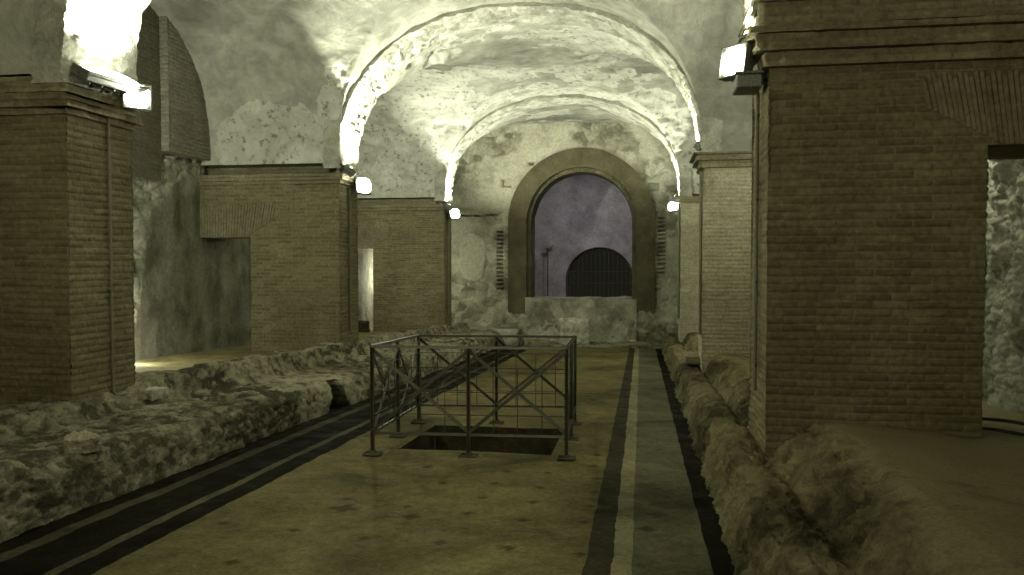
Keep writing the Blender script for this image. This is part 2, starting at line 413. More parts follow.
# ------------------------------------------------------------------ benches along both sides (solid rubble masonry)
def interp_profile(prof, n):
    p = np.array(prof, float); d = np.r_[0, np.cumsum(np.hypot(np.diff(p[:, 0]), np.diff(p[:, 1])))]
    s = lin(0, d[-1], n); return np.interp(s, d, p[:, 0]), np.interp(s, d, p[:, 1]), s
def bench_left():
    prof = [(-3.93, -.06), (-3.97, .15), (-4.03, .30), (-4.12, .385), (-4.3, .415), (-4.6, .42), (-4.93, .44), (-5.01, .52), (-5.09, .60), (-5.34, .61), (-5.45, .50)]
    x, b, s = interp_profile(prof, 120)
    ys = np.concatenate([np.arange(1.5, 12, .022), np.arange(12, 22.9, .06)])
    B, Yg = mesh2(b, ys); Xg = np.repeat(x[:, None], len(ys), 1)
    B = B + .09 * np.clip((Yg - 7.1) / .4, 0, 1) * np.clip((-4.98 - Xg) / .08, 0, 1) * (Xg > -5.40)
    P = np.stack([Xg, Yg, fz(Yg) + B], -1)
    n = normals(P); n *= np.where(n[..., 2:3].mean() < 0, -1, 1)
    P3 = P * np.array([1, .8, 1.6])
    r1, id1 = rubble(P * np.array([1, .55, 1.7]), 6.5, 3); r2, id2 = rubble(P3, 15., 11)
    low = np.clip(fbm(P, .9, 3, 31) + .25, 0, 1)                       # where the masonry is broken open
    near = np.clip((10.5 - Yg) / 3, .35, 1)
    h = .022 * fbm(P, 1.3, 3, 1) + .035 * fbm(P * np.array([1, 1, 1.5]), 4.5, 4, 17) * (.4 + .6 * low) + (.080 * r1 * low + .020 * r2) * near - .035
    # mortar-rendered lower face is smoother
    P = P + n * h[..., None]
    # broken gap through the front of the bench
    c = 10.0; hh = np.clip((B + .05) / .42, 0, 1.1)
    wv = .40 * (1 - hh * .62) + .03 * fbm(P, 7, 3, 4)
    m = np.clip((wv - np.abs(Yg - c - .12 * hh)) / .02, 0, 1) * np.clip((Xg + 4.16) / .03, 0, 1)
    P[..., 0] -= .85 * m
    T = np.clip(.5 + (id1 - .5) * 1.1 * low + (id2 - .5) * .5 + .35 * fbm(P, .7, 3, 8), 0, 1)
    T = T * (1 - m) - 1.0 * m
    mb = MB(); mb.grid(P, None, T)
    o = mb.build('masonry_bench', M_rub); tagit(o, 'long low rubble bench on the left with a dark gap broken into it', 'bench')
bench_left()
def bench_right():
    prof = [(.50, -.06), (.575, .10), (.61, .24), (.66, .35), (.78, .385), (.90, .375), (.97, .33), (1.01, .39), (1.08, .49), (1.20, .57), (1.36, .61), (1.5, .61)]
    x, b, s = interp_profile(prof, 130)
    nsp = len(x)
    xe = 1.5 + (4.4 - 1.5) * lin(0, 1, 110)[1:] ** 1.25
    x = np.concatenate([x, xe]); b = np.concatenate([b, np.interp(xe, [1.5, 2.6, 4.4], [.61, .50, .42])])
    ys = np.concatenate([np.arange(1.2, 9, .018), np.arange(9, 24.2, .05)])
    B, Yg = mesh2(b, ys); Xg = np.repeat(x[:, None], len(ys), 1)
    k = np.clip((Yg - 6.2) / .5, 0, 1)
    Xg = Xg + np.clip(Xg - 1.0, 0, .3) * (-.3 * k) * np.clip((4.4 - Xg) / 2.9, 0, 1) + .02 * (Yg / 20)
    P = np.stack([Xg, Yg, fz(Yg) + B], -1)
    n = normals(P); n *= np.where(n[..., 2:3].mean() < 0, -1, 1)
    r1, id1 = rubble(P * np.array([1, .7, 1.2]), 8.5, 5); r2, id2 = rubble(P, 19., 13)
    up = np.clip((Xg - .97) / .1, 0, 1)
    wob = .22 * fbm(P, 1.1, 3, 71)                                  # ragged limit between the rubble and the trodden earth
    rf = np.clip((1.42 + wob - Xg) / .22, .06, 1)
    low = np.clip(fbm(P, 1.2, 3, 33) + .35, 0, 1)
    h = (.020 * fbm(P, 1.7, 3, 21) + .028 * fbm(P, 6, 4, 27) + .072 * (r1 - .25) * (.40 + .9 * up) * low + .022 * r2 - .03 - .12 * (.35 + .65 * up) * np.clip(fbm(P, 4.5, 4, 50) - .15, 0, 1)) * rf
    P = P + n * h[..., None]; P[..., 2] += .02 * fbm(P, .9, 4, 91) * (1 - rf)
    T = np.clip(.5 + (id1 - .5) * .6 * low * rf + .4 * fbm(P, 1.1, 4, 9), 0, 1) * rf + (1 - rf) * (1.0 + .22 * fbm(P, 1.2, 4, 8))
    mb = MB(); mb.grid(P[:nsp], None, T[:nsp])
    o = mb.build('masonry_bench', M_rubR); tagit(o, 'narrow rough stone bench and kerb running along the right of the floor', 'bench')
    mb = MB(); mb.grid(P[nsp - 1:], None, T[nsp - 1:]); struct(mb.build('floor_right', M_rubR))
bench_right()

def aisle(name, x0, x1, z_at, seed, mat):
    xs = lin(x0, x1, 110); ys = np.concatenate([np.arange(1.0, 9, .03), np.arange(9, 24.3, .08)])
    X, Y = mesh2(xs, ys); P = np.stack([X, Y, z_at(X, Y)], -1)
    r1, id1 = rubble(P, 5, seed)
    P[..., 2] += .03 * fbm(P, 1.1, 5, seed) + .012 * r1 * np.clip(fbm(P, .8, 2, seed + 3), 0, 1)
    mb = MB(); mb.grid(P, None, np.clip(.5 + .4 * fbm(P, 1., 4, seed), 0, 1)); return struct(mb.build(name, mat))
aisle('floor_left', -5.28, -8.6, lambda X, Y: fz(Y) + .50, 2, M_dirt)

# ------------------------------------------------------------------ piers: each a cross wall with a doorway against the side wall
def sgn(side): return -1 if side == 'L' else 1
def make_pier(side, k, label, door, top, zc, pale=False, notch=None):
    y0, y1 = ROWS[k]; s = sgn(side)
    xi = (XL if side == 'L' else XR); xo = (XWL - .15 if side == 'L' else XWR + .15)
    xd, zd, zj = door                                   # door jamb x, lintel underside z, top of jack arch
    zb = fz(y0) + .30
    mat = M_brick_pale if pale else M_brick
    base = ((xi + xo) / 2, (y0 + y1) / 2, fz(y0) + .45)
    root = empty('brick_pier', base, label, 'pier', 'brick piers on the %s side' % ('left' if side == 'L' else 'right'))
    near = k == 0
    du, dv = (.016, .0125) if near else ((.03, .018) if k == 1 else (.06, .03))
    mb = MB()
    def face(xa, xb, za, zb_, y, sg, inset=0.):
        nu = max(3, int(abs(xb - xa) / du)); nv = max(3, int((zb_ - za) / dv))
        X, Z = mesh2(lin(xa, xb, nu), lin(za, zb_, nv)); P = np.stack([X, X * 0 + y, Z], -1)
        n = normals(P); sign = 1 if (n[..., 1].mean() * sg) > 0 else -1
        # the corner against the nave is worn
        brickface(mb, P, X + 3 * k, Z, sign, 1., k, erode=.75)
    # front and rear faces, beside and above the doorway
    for y, sg in ((y0, -1), (y1, 1)):
        face(xi, xd, zb, zc, y, sg)
        face(xd, xo, zd, zc, y, sg)
    # nave side face
    nu = int((y1 - y0) / (du * .8)); nv = int((zc - zb) / dv)
    Yv, Z = mesh2(lin(y0 + .0, y1, nu), lin(zb, zc, nv)); P = np.stack([Yv * 0 + xi, Yv, Z], -1)
    n = normals(P); sign = 1 if n[..., 0].mean() * -s > 0 else -1
    brickface(mb, P, Yv, Z, sign, 1., k + 3, erode=.8)
    # door jamb, lintel underside
    Yv, Z = mesh2(lin(y0, y1, 30), lin(zb, zd, 120)); P = np.stack([Yv * 0 + xd, Yv, Z], -1)
    n = normals(P); brickface(mb, P, Yv, Z, 1 if n[..., 0].mean() * s > 0 else -1, 1., 4)
    X, Yv = mesh2(lin(xd, xo, 40), lin(y0, y1, 30)); mb.grid(np.stack([X, Yv, X * 0 + zd], -1), np.stack([X, Yv], -1))
    mb.build('masonry', mat, root)
    # jack arch of upright bricks over the doorway
    jb = MB(); n = 44 if near else 30; wd = abs(xo - xd) + .45; x_st = xd - s * .45; bwid = wd / n
    for q in range(n):
        t = (q + .5) / n; lean = (.75 - t) * .34; xm = x_st + s * wd * t
        zt = zj - (.04 if q % 3 == 0 else 0)
        H = zt - zd - .01; lean *= s
        if q * bwid < .5: z0q = zd + (.5 - q * bwid) * .55
        else: z0q = zd
        H = zt - z0q
        M = Matrix.Rotation(-lean * .9, 3, 'Y')
        jb.box((xm, y0 + .014, (zt + z0q) / 2), (bwid * .80, .05, H), M, .004)
    jb.build('jack_arch', mat, root, False)
    # cornice: stepped projecting brick courses on front and nave side, recess above it
    cb = MB(); steps = top
    zz = zc
    for (hgt, pr) in steps:
        nseg = int(abs(xo - xi) / (.05 if near else .1)) + 2
        # a U shaped band: front, nave side, rear
        path = [(xo, y0 - pr)] + [(xo + (xi - s * pr - xo) * t, y0 - pr) for t in lin(.02, 1, nseg)] + \
               [(xi - s * pr, y0 - pr + (y1 - y0 + 2 * pr) * t) for t in lin(.04, 1, 26)] + [(xo + (xi - s * pr - xo) * t, y1 + pr) for t in lin(.98, 0, 30)]
        pth = np.array(path); L = np.r_[0, np.cumsum(np.hypot(*np.diff(pth, axis=0).T))]
        nz = max(3, int(hgt / .014))
        I, Z = mesh2(np.arange(len(pth)), lin(zz, zz + hgt, nz)); P = np.stack([pth[I, 0], pth[I, 1], Z], -1)
        U = L[I]
        cen = np.array([xo, (y0 + y1) / 2])
        wear = (.06 if near and s < 0 else .022) * fbm(P, 3. if s > 0 else 4.5, 4, 60 + k) + .02 * np.clip(fbm(P, 6, 3, 61) - .4, 0, 1) * -2
        dirv = np.stack([np.where(np.abs(P[..., 0] - (xi - s * pr)) < .03, -s, 0.), np.sign(P[..., 1] - cen[1]) * (np.abs(P[..., 1] - cen[1]) > (y1 - y0) / 2 + pr - .02), Z * 0], -1)
        bh = bricks(U, Z, 5) * .8
        cb.grid(P + dirv * (wear + bh)[..., None], np.stack([U, Z], -1), .5 + .4 * fbm(P, 2, 3, 4))
        # closing strips (top and bottom of the course)
        for zq in (zz, zz + hgt):
            inner = pth.copy(); inner[:, 0] = np.where(s < 0, np.minimum(pth[:, 0], xi - .25), np.maximum(pth[:, 0], xi + .25)); inner[:, 1] = np.clip(pth[:, 1], y0 + .32, y1 - .32)
            P2 = np.stack([np.c_[pth, np.full(len(pth), zq)], np.c_[inner, np.full(len(pth), zq)]], 0)
            cb.grid(P2, np.stack([np.stack([L, L * 0], -1)] * 2, 0))
        zz += hgt
    cb.build('cornice', M_corn, root)
    return root, zz

CORN = [(.065, .045), (.06, .09), (.055, .13)]
piers = {}
piers['L1'] = make_pier('L', 0, 'nearest left brick pier, broken cornice with glaring lamp above', (-6.74, 2.1, 2.5), [(.06, .03), (.065, .075), (.065, .035), (.08, .05), (.07, .0), (.20, -.12)], CZ + 1.33)
piers['L2'] = make_pier('L', 1, 'middle left brick pier with doorway showing grey plaster at its left', (-6.74, CZ + .43, CZ + 1.02), [(.06, .035), (.06, .08), (.05, .10), (.27, -.28)], CZ + 1.345)
piers['L3'] = make_pier('L', 2, 'farthest left brick pier beside a narrow bright slit', (-7.05, CZ + .37, CZ + .95), [(.07, .05), (.07, .09), (.22, -.26)], CZ + 1.36)
piers['R1'] = make_pier('R', 0, 'nearest right dark brick pier with leaning jack arch and lit doorway', (2.54, CZ + .87, CZ + 1.42), [(.11, .05), (.12, .11), (.05, .16), (.19, .085), (.06, .12), (.42, .085)], CZ + 1.50)
piers['R2'] = make_pier('R', 1, 'middle right pale brick pier with chipped cornice', (2.54, CZ + .7, CZ + 1.2), [(.11, .05), (.09, .12), (.03, .16), (.16, -.26)], CZ + 1.49, True)
piers['R3'] = make_pier('R', 2, 'farthest right pale brick pier next to the back wall', (2.54, CZ + .6, CZ + 1.1), [(.08, .05), (.08, .10), (.12, -.22)], CZ + 1.47, True)

# ------------------------------------------------------------------ vaults
H_N, H_A = 2.52, 2.46
def nave(X): return SPR + H_N * curve((X - XC) / A)
def arch(X): return SPR + H_A * curve((X - XC) / (A - .03))
def vault_bay(mb, y0, y1, nx=150, ny=150, seed=0, a_full=None, yc=None):
    """groin vault between two cross walls, running out over both aisles"""
    yc = (y0 + y1) / 2 if yc is None else yc; ay = (y1 - y0) / 2 if a_full is None else a_full
    xs = np.concatenate([lin(XWL - .3, XL, 90)[:-1], cosd(XL, XR, nx), lin(XR, XWR + .3, 80)[1:]])
    ys = cosd(y0, y1, ny) if a_full is None else y0 + (y1 - y0) * lin(0, 1, ny) ** 1.6
    X, Y = mesh2(xs, ys)
    Tz = SPR + H_N * curve((Y - yc) / ay)
    inn = (X > XL) & (X < XR)
    Z = np.where(inn, np.maximum(nave(np.clip(X, XL, XR)), Tz), Tz)
    P = np.stack([X, Y, Z], -1); n = normals(P)
    n *= np.where(n[..., 2:3] > 0, -1, 1)
    h = .035 * fbm(P, .8, 4, seed) + .012 * fbm(P, 4, 4, seed + 2)
    edge = np.clip((Z - SPR) / .25, 0, 1)
    T = np.clip(.30 + .14 * fbm(P, .8, 5, seed + 5), 0, .47)
    return P, n, h * edge, T, X, Y, Z
mb = MB()
P, n, h, T, X, Y, Z = vault_bay(mb, .3, 6.4, 70, 70, 1)
mb.grid(P + n * h[..., None], None, T)
P, n, h, T, X, Y, Z = vault_bay(mb, 7.33, 12.9, 190, 230, 5)
# large patch of bare rough mortar low on the vault above the middle left pier
d = ((X + 6.32) / 1.12) ** 2 + ((Z - (CZ + 1.75)) / .98) ** 2 + .28 * fbm(P, 3, 4, 12)
m = np.clip((1. - d) * 6, 0, 1) * (Y > 11)
T = np.maximum(T, .5 + .5 * m - .5 * (m <= 0)); h = h - .03 * m + .025 * m * fbm(P, 8, 3, 7)
# torn plaster beside the arch foot
d2 = ((X + 4.85) / .55) ** 2 + ((Z - (CZ + 2.5)) / .8) ** 2 + .6 * fbm(P, 3, 4, 14); m2 = np.clip((.8 - d2) * 5, 0, 1) * (Y > 11)
h = h - .02 * m2 + .012 * m2 * fbm(P * np.array([1, 1, 2.5]), 7, 3, 3); T = np.maximum(T, np.where(m2 > .1, .5 + .5 * m2, 0))
mb.grid(P + n * h[..., None], None, T)
P, n, h, T, X, Y, Z = vault_bay(mb, 13.79, 20.2, 190, 190, 9)
# bare masonry where plaster has come away: both flanks of this bay
f = fbm(P, 1.1, 5, 44)
m = np.clip((f + .18 + .5 * np.abs((X - XC) / A) ** 2 - .25) * 4, 0, 1)
m = np.where((X < XL) | (X > XR), np.clip(m + .3, 0, 1), m)
T = np.maximum(T, np.where(m > .05, .48 + .5 * m, 0)); h = h - .03 * m + .03 * m * fbm(P * np.array([1, 1, 3]), 3.5, 3, 7)
for (hx, hy, rr) in ((-3.75, 14.75, .30), (-.55, 14.0, .26), (-4.15, 14.2, .13), (.1, 15.3, .2), (-.1, 14.4, .16)):
    dd = np.sqrt((X - hx) ** 2 + ((Y - hy) * .7) ** 2) / rr + .35 * fbm(P, 4, 3, 3); h = h - .14 * np.clip((1 - dd) * 3, 0, 1)
mb.grid(P + n * h[..., None], None, T)
P, n, h, T, X, Y, Z = vault_bay(mb, 21.0, YB + .3, 150, 90, 13, a_full=3.0, yc=24.0)
T = np.maximum(T, np.where(fbm(P, 1.3, 4, 4) > .05, .75, 0)); mb.grid(P + n * h[..., None], None, T)
struct(mb.build('ceiling', M_vault))

def make_arch(k, label, seed, rough_r=False):
    y0, y1 = ROWS[k]; mb = MB()
    near = k == 0
    nx, ny = 420, 46 if k < 2 else 30
    th = lin(0, math.pi, nx); cx = np.cos(th); sxn = np.sin(th); p = 2.25
    xs = XC + (A - .02) * np.sign(cx) * np.abs(cx) ** (2 / p); zs = SPR + H_A * np.abs(sxn) ** (2 / p)
    # straight feet down to the cornice
    nf = 26
    def legs(x, zb): return np.full(nf, x), lin(zb, SPR, nf, endpoint=False)
    xr, zr = legs(xs[0], CZ + (1.78 if k == 0 else 1.62)); xl, zl = legs(xs[-1], CZ + 1.6)
    xs = np.concatenate([xr, xs, xl[::-1]]); zs = np.concatenate([zr, zs, zl[::-1]])
    L = np.r_[0, np.cumsum(np.hypot(np.diff(xs), np.diff(zs)))]
    yy = lin(y0 - .05, y1 + .03, ny)
    I, Yg = mesh2(np.arange(len(xs)), yy); P = np.stack([xs[I], Yg, zs[I]], -1); U = L[I]
    n = normals(P); cen = np.array([XC, 0, SPR]); d = (P - cen); d[..., 1] = 0
    n *= np.where((n * d).sum(-1, keepdims=True) > 0, -1, 1)
    r1, id1 = rubble(P * np.array([1, 1, 2.]), 4., seed)
    h = .03 * fbm(P, 1.2, 4, seed) + .05 * (r1 - .5) * np.clip(fbm(P, 1., 3, seed + 3) + .55, 0, 1) + .012 * fbm(P, 9, 3, seed + 1)
    mb.grid(P + n * h[..., None], np.stack([U, Yg], -1), np.clip(.55 + .5 * (id1 - .5), 0, 1))
    # front and rear ring faces, rising into the vault
    for y, e in ((y0 - .05, h[:, 0]), (y1 + .03, h[:, -1])):
        S, I2 = mesh2(lin(0, 1, 8), np.arange(len(xs)))
        out = np.stack([xs - XC, xs * 0, (zs - SPR).clip(0)], -1); out /= np.linalg.norm(out, axis=-1, keepdims=True) + 1e-9
        nn = n[:, 0 if y < (y0 + y1) / 2 else -1]
        base = np.stack([xs, xs * 0 + y, zs], -1) + nn * e[:, None]
        Pf = base[I2] + out[I2] * (S * .30)[..., None]
        Pf[..., 1] += .02 * fbm(Pf, 4, 3, seed)
        mb.grid(Pf, None, np.full(S.shape, .45))
    o = mb.build('transverse_arch', M_arch); tagit(o, label, 'arch', 'masonry arches across the hall'); return o
make_arch(0, 'nearest arch, only its burned-out lit ends showing in the top corners', 70)
make_arch(1, 'large front arch spanning the hall, left flank glaring white', 75)
make_arch(2, 'far inner arch in front of the back wall with thin bright flanks', 80)

# spandrel masonry above the cross walls outside the nave is solid: close it with the side walls
def side_wall(name, x, s, seed, mat):
    mb = MB()
    ys = np.concatenate([lin(.5, 6.5, 60), lin(6.5, 14.9, 520)[1:], lin(14.9, 24.2, 130)[1:]]); zs = np.concatenate([lin(-.6, 3.4, 260), lin(3.4, 5.9, 60)[1:]])
    Y, Z = mesh2(ys, zs); P = np.stack([Y * 0 + x, Y, Z], -1)
    r1, id1 = rubble(P * np.array([1, 1, 1.5]), 3.2 if s < 0 else 6, seed)
    if s < 0:   # smooth plaster with a curved torn edge; rough stones before it
        edge = 11.05 + .30 * np.clip(Z - 1.2, -1.6, 2) + .95 * np.clip(Z - 2.35, 0, 1.5) + .12 * fbm(P, 2.5, 4, 2)
        sm = np.clip((Y - edge) * 8, 0, 1) * np.clip((3.2 - Z) * 4, 0, 1)
        sm = np.maximum(sm, np.clip((Y - 12.95) * 6, 0, 1))
    else: sm = np.zeros_like(Y)
    h = (1 - sm) * ((.06 if s < 0 else .05) * (r1 - .4) + .09 * fbm(P, 1.8, 5, seed) + (0 if s < 0 else .05) * fbm(P, 7, 4, seed + 30)) + sm * (.05 + .02 * fbm(P, 1.2, 3, seed))
    P[..., 0] += -s * h
    T = sm * (.42 + .22 * fbm(P * np.array([1, 3, .6]), 1.2, 4, 8)) + (1 - sm) * (.35 + .6 * id1)
    mb.grid(P, None, np.clip(T, 0, 1)); return struct(mb.build(name, mat))
side_wall('wall_left', XWL - .02, -1, 3, M_wall)
side_wall('wall_right', XWR, 1, 9, M_wall)

# brick lunette on the left wall of the first bay, standing proud of the wall, with a straight broken end
def lunette():
    mb = MB(); xw = XWL + .24; ya, yb = 11.66, 12.95; yc, ay = (7.33 + 12.9) / 2, (12.9 - 7.33) / 2
    S, Q = mesh2(lin(ya, yb, 90), lin(0, 1, 190)); zt = SPR + H_N * curve((S - yc) / ay) + .1
    zb = CZ + 1.78 - .0 * S; Z = zb + (zt - zb) * Q; P = np.stack([S * 0 + xw, S, Z], -1)
    brickface(mb, P, S, Z, 1 if normals(P)[..., 0].mean() > 0 else -1, 1.3, 3)
    Xg, Z = mesh2(lin(xw - .40, xw, 18), lin(CZ + 1.78, SPR + H_N * float(curve(np.array((ya - yc) / ay))) + .1, 190)); P = np.stack([Xg, Xg * 0 + ya, Z], -1)
    brickface(mb, P, Xg, Z, 1 if normals(P)[..., 1].mean() < 0 else -1, 1.3, 4)
    Xg, S = mesh2(lin(xw - .34, xw, 6), lin(ya, yb, 30)); mb.grid(np.stack([Xg, S, Xg * 0 + CZ + 1.78], -1), np.stack([Xg, S], -1))
    root = empty('brick_lunette', (xw, 12.2, CZ + 1.78), 'brick wall remnant curved on its right, high on the left under the vault', 'wall remnant')
    mb.build('brick_face', M_brick_grey, root)
    mb = MB()
    S, Q = mesh2(lin(8.0, ya, 160), lin(0, 1, 120)); zt = SPR + H_N * curve((S - yc) / ay) + .1; Z = CZ + 1.30 + (zt - CZ - 1.30) * Q
    P = np.stack([S * 0 + XWL + .10, S, Z], -1); brickface(mb, P, S, Z, 1 if normals(P)[..., 0].mean() > 0 else -1, .6, 6)
    mb.build('recessed_field', M_brick_dim, root)
lunette()

# ------------------------------------------------------------------ back wall with the big concentric arch
ACX = -1.80
def in_arch(X, Z, r, zs): return ((np.abs(X - ACX) < r) & (Z < zs)) | (((X - ACX) ** 2 + (Z - zs) ** 2) < r * r)
RO, RI, ZS = 2.22, 1.535, CZ + 1.20
SILL = CZ - 1.10
def back_wall():
    mb = MB(); xs = lin(-8.2, 4.2, 560); zs = lin(-1.1, 6.0, 330)
    X, Z = mesh2(xs, zs); P = np.stack([X, X * 0 + YB, Z], -1)
    r1, id1 = rubble(P * np.array([1, 1, 1.4]), 3.0, 4)
    pl = fbm(P, .7, 4, 15)
    sm = np.clip((pl - .0) * 4, 0, 1) * np.clip((Z - 1.) * 2, 0, 1)
    h = .04 * fbm(P, 1., 4, 3) + .03 * (r1 - .5) * (1 - sm * .85) + .015 * fbm(P, 6, 3, 33)
    base = np.clip((CZ - 1.35 + .15 * fbm(P, 1, 3, 6) - Z) * 2.0, 0, 1)         # battered foot
    h = h + base * (.22 + .03 * (r1 - .3) + .08 * fbm(P, 1.3, 4, 8))
    # putlog holes and the small dark square hole in the foot
    for (hx, hz, rx, rz) in ((-4.12, CZ + 2.42, .16, .13), (.36, CZ + 2.24, .17, .12), (-1.22, CZ - 1.78, .10, .13), (-3.35, CZ + 3.0, .1, .06)):
        h = h - .38 * ((np.abs(X - hx) < rx) & (np.abs(Z - hz) < rz))
    # vertical chases with protruding brick ends
    for (hx, za, zb) in ((-4.30, CZ - .86, CZ + .95), (.60, CZ - .40, CZ + 1.32)):
        inn = (np.abs(X - hx) < .10) & (Z > za) & (Z < zb); teeth = ((Z / .125) % 1) > .5
        h = np.where(inn, np.where(teeth, .03, -.22), h)
    # pale raised plaster patch left
    d = ((X + 5.15) / .42) ** 2 + ((Z - (CZ + .15)) / .78) ** 4 + .2 * fbm(P, 3, 3, 3); pp = np.clip((1 - d) * 5, 0, 1); h = h * (1 - pp) + .05 * pp
    P[..., 1] -= h
    T = np.clip(.5 * (1 - sm) + .75 * sm + .5 * (id1 - .5) * (1 - sm) + .3 * fbm(P, 1.2, 4, 5), 0, 1); T = np.clip(T + .5 * pp, 0, 1)
    xm = (X[:-1, :-1] + X[1:, 1:]) / 2; zm = (Z[:-1, :-1] + Z[1:, 1:]) / 2
    mb.grid(P, None, T, False, ~(in_arch(xm, zm, RO - .06, ZS) & (zm > SILL - .0)))
    struct(mb.build('wall_back', M_back))
back_wall()
def ring(mb, r0, r1, ya, yb, zbot, seed, nl=260):
    """arch ring with front face, soffit reveal; legs down to zbot"""
    leg = lin(zbot, ZS, 60, endpoint=False); th = lin(0, math.pi, nl)
    def prof(r): return np.concatenate([np.c_[np.full(60, ACX + r), leg], np.c_[ACX + r * np.cos(th), ZS + r * np.sin(th)], np.c_[np.full(60, ACX - r), leg[::-1]]])
    a, b = prof(r0), prof(r1); L = np.r_[0, np.cumsum(np.hypot(*np.diff(b, axis=0).T))]
    S, I = mesh2(lin(0, 1, 26), np.arange(len(a)))
    P = np.stack([a[I, 0] * (1 - S) + b[I, 0] * S, S * 0 + ya, a[I, 1] * (1 - S) + b[I, 1] * S], -1)
    P[..., 1] += .015 * fbm(P, 2, 4, seed) + .008 * np.sin(L[I] * 2 * math.pi / .09)
    mb.grid(P, None, np.clip(.5 + .3 * fbm(P, 1.5, 4, 2), 0, 1))
    S, I = mesh2(lin(ya, yb, 26), np.arange(len(a)))
    P = np.stack([a[I, 0], S, a[I, 1]], -1); P[..., 0] += .012 * fbm(P, 3, 3, seed); mb.grid(P, None, np.clip(.5 + .3 * fbm(P, 1.5, 4, 2), 0, 1))
    S, I = mesh2(lin(ya, ya + .5, 6), np.arange(len(a))); mb.grid(np.stack([b[I, 0], S, b[I, 1]], -1))
mb = MB(); ring(mb, RI + .12, RO, YB - .12, YB + .35, CZ - 1.55, 3); ring(mb, RI, RI + .14, YB + .05, YB + .95, SILL - .1, 5)
o = mb.build('brick_arch', M_backbrick); tagit(o, 'round brick arch framing the bluish niche in the back wall', 'arch')
# sill under the niche
mb = MB(); X, S = mesh2(lin(ACX - RI - .15, ACX + RI + .15, 120), lin(0, 1, 40))
P = np.stack([X, YB - .14 + 1.2 * S, SILL + X * 0], -1); P[..., 2] += .03 * fbm(P, 2.5, 4, 1); mb.grid(P, None, np.full(X.shape, .6))
X, S = mesh2(lin(ACX - RI - .15, ACX + RI + .15, 120), lin(0, 1, 50)); P = np.stack([X, X * 0 + YB - .14, SILL - 1.5 * (1 - S)], -1)
P[..., 2] += .03 * fbm(np.stack([X, X * 0 + YB - .14, X * 0 + SILL], -1), 2.5, 4, 1) * S
r1, id1 = rubble(P, 2.6, 8); P[..., 1] -= .12 * (1 - S) + .02 * (r1 - .3) * (1 - S * .6) + .05 * fbm(P, 2, 4, 12); mb.grid(P, None, np.clip(.5 + .4 * fbm(P, 1.2, 4, 6) + .4 * (id1 - .5), 0, 1))
struct(mb.build('trim_1', M_back))

# niche room behind: barrel-vaulted, with its own back wall and a low grated arch
NB = 28.0; GX, GR, GZ = -1.44, 1.20, CZ - .68
def niche():
    mb = MB(); x0, x1 = -5.4, 2.2
    X, Z = mesh2(lin(x0, x1, 300), lin(0, CZ + 3.9, 220)); P = np.stack([X, X * 0 + NB, Z], -1); P[..., 1] -= .04 * fbm(P, 1.1, 4, 2)
    xm = (X[:-1, :-1] + X[1:, 1:]) / 2; zm = (Z[:-1, :-1] + Z[1:, 1:]) / 2
    cut = ((np.abs(xm - GX) < GR) & (zm < GZ)) | ((xm - GX) ** 2 + (zm - GZ) ** 2 < GR * GR)
    mb.grid(P, None, np.clip(.5 + .35 * fbm(P, 1., 5, 3), 0, 1), False, ~cut)
    for x in (x0, x1):
        Y, Z = mesh2(lin(YB + .9, NB, 30), lin(0, CZ + 2.2, 60)); mb.grid(np.stack([Y * 0 + x, Y, Z], -1))
    th = lin(0, math.pi, 60); I, Y = mesh2(np.arange(60), lin(YB + .9, NB, 30)); xc, rx = (x0 + x1) / 2, (x1 - x0) / 2
    mb.grid(np.stack([xc + rx * np.cos(th)[I], Y, CZ + 2.2 + 1.35 * np.sin(th)[I]], -1))
    X, Y = mesh2(lin(x0, x1, 30), lin(YB + .3, NB, 30)); mb.grid(np.stack([X, Y, X * 0 + SILL - .35], -1))
    # reveal of the low arch and darkness behind it
    th = lin(0, math.pi, 80); px = np.r_[GX + GR, GX + GR * np.cos(th), GX - GR]; pz = np.r_[.1, GZ + GR * np.sin(th), .1]
    I, Y = mesh2(np.arange(len(px)), lin(NB - .03, NB + 1.6, 8)); mb.grid(np.stack([px[I], Y, pz[I]], -1))
    struct(mb.build('wall_niche', M_nichewall))
    g = empty('iron_gate', (GX, NB + .25, .3), 'dark barred iron gate in the low arch at the back of the niche', 'gate')
    fr = MB(); pts = [(GX + .97 * GR * math.cos(t), NB + .25, GZ + .97 * GR * math.sin(t)) for t in lin(0, math.pi, 30)]
    fr.tube([(GX + .97 * GR, NB + .25, .1)] + pts + [(GX - .97 * GR, NB + .25, .1)], .022, 8)
    for z in (.35, .85, 1.25): fr.bar((GX - .97 * GR, NB + .25, z), (GX + .97 * GR, NB + .25, z), .03)
    fr.build('gate_frame', M_iron, g)
    for k in range(15):
        x = GX + GR * (-.9 + 1.8 * k / 14); zt = GZ + math.sqrt(max(0, (.97 * GR) ** 2 - (x - GX) ** 2))
        b = MB(); b.tube([(x, NB + .25, .1), (x, NB + .25, zt)], .013, 6); b.build('gate_bar', M_iron, g)
niche()
mb = MB(); px = -3.24
mb.tube([(px, NB - .3, SILL - .35), (px, NB - .3, CZ + .38)], .02, 8); mb.tube([(px - .02, NB - .3, CZ + .38), (px + .22, NB - .34, CZ + .60)], .016, 8); mb.box((px + .05, NB - .3, CZ + .45), (.22, .08, .10), None, .01)
o = mb.build('lamp_stand', M_iron); tagit(o, 'thin dark stand with a small head at left inside the niche', 'stand')

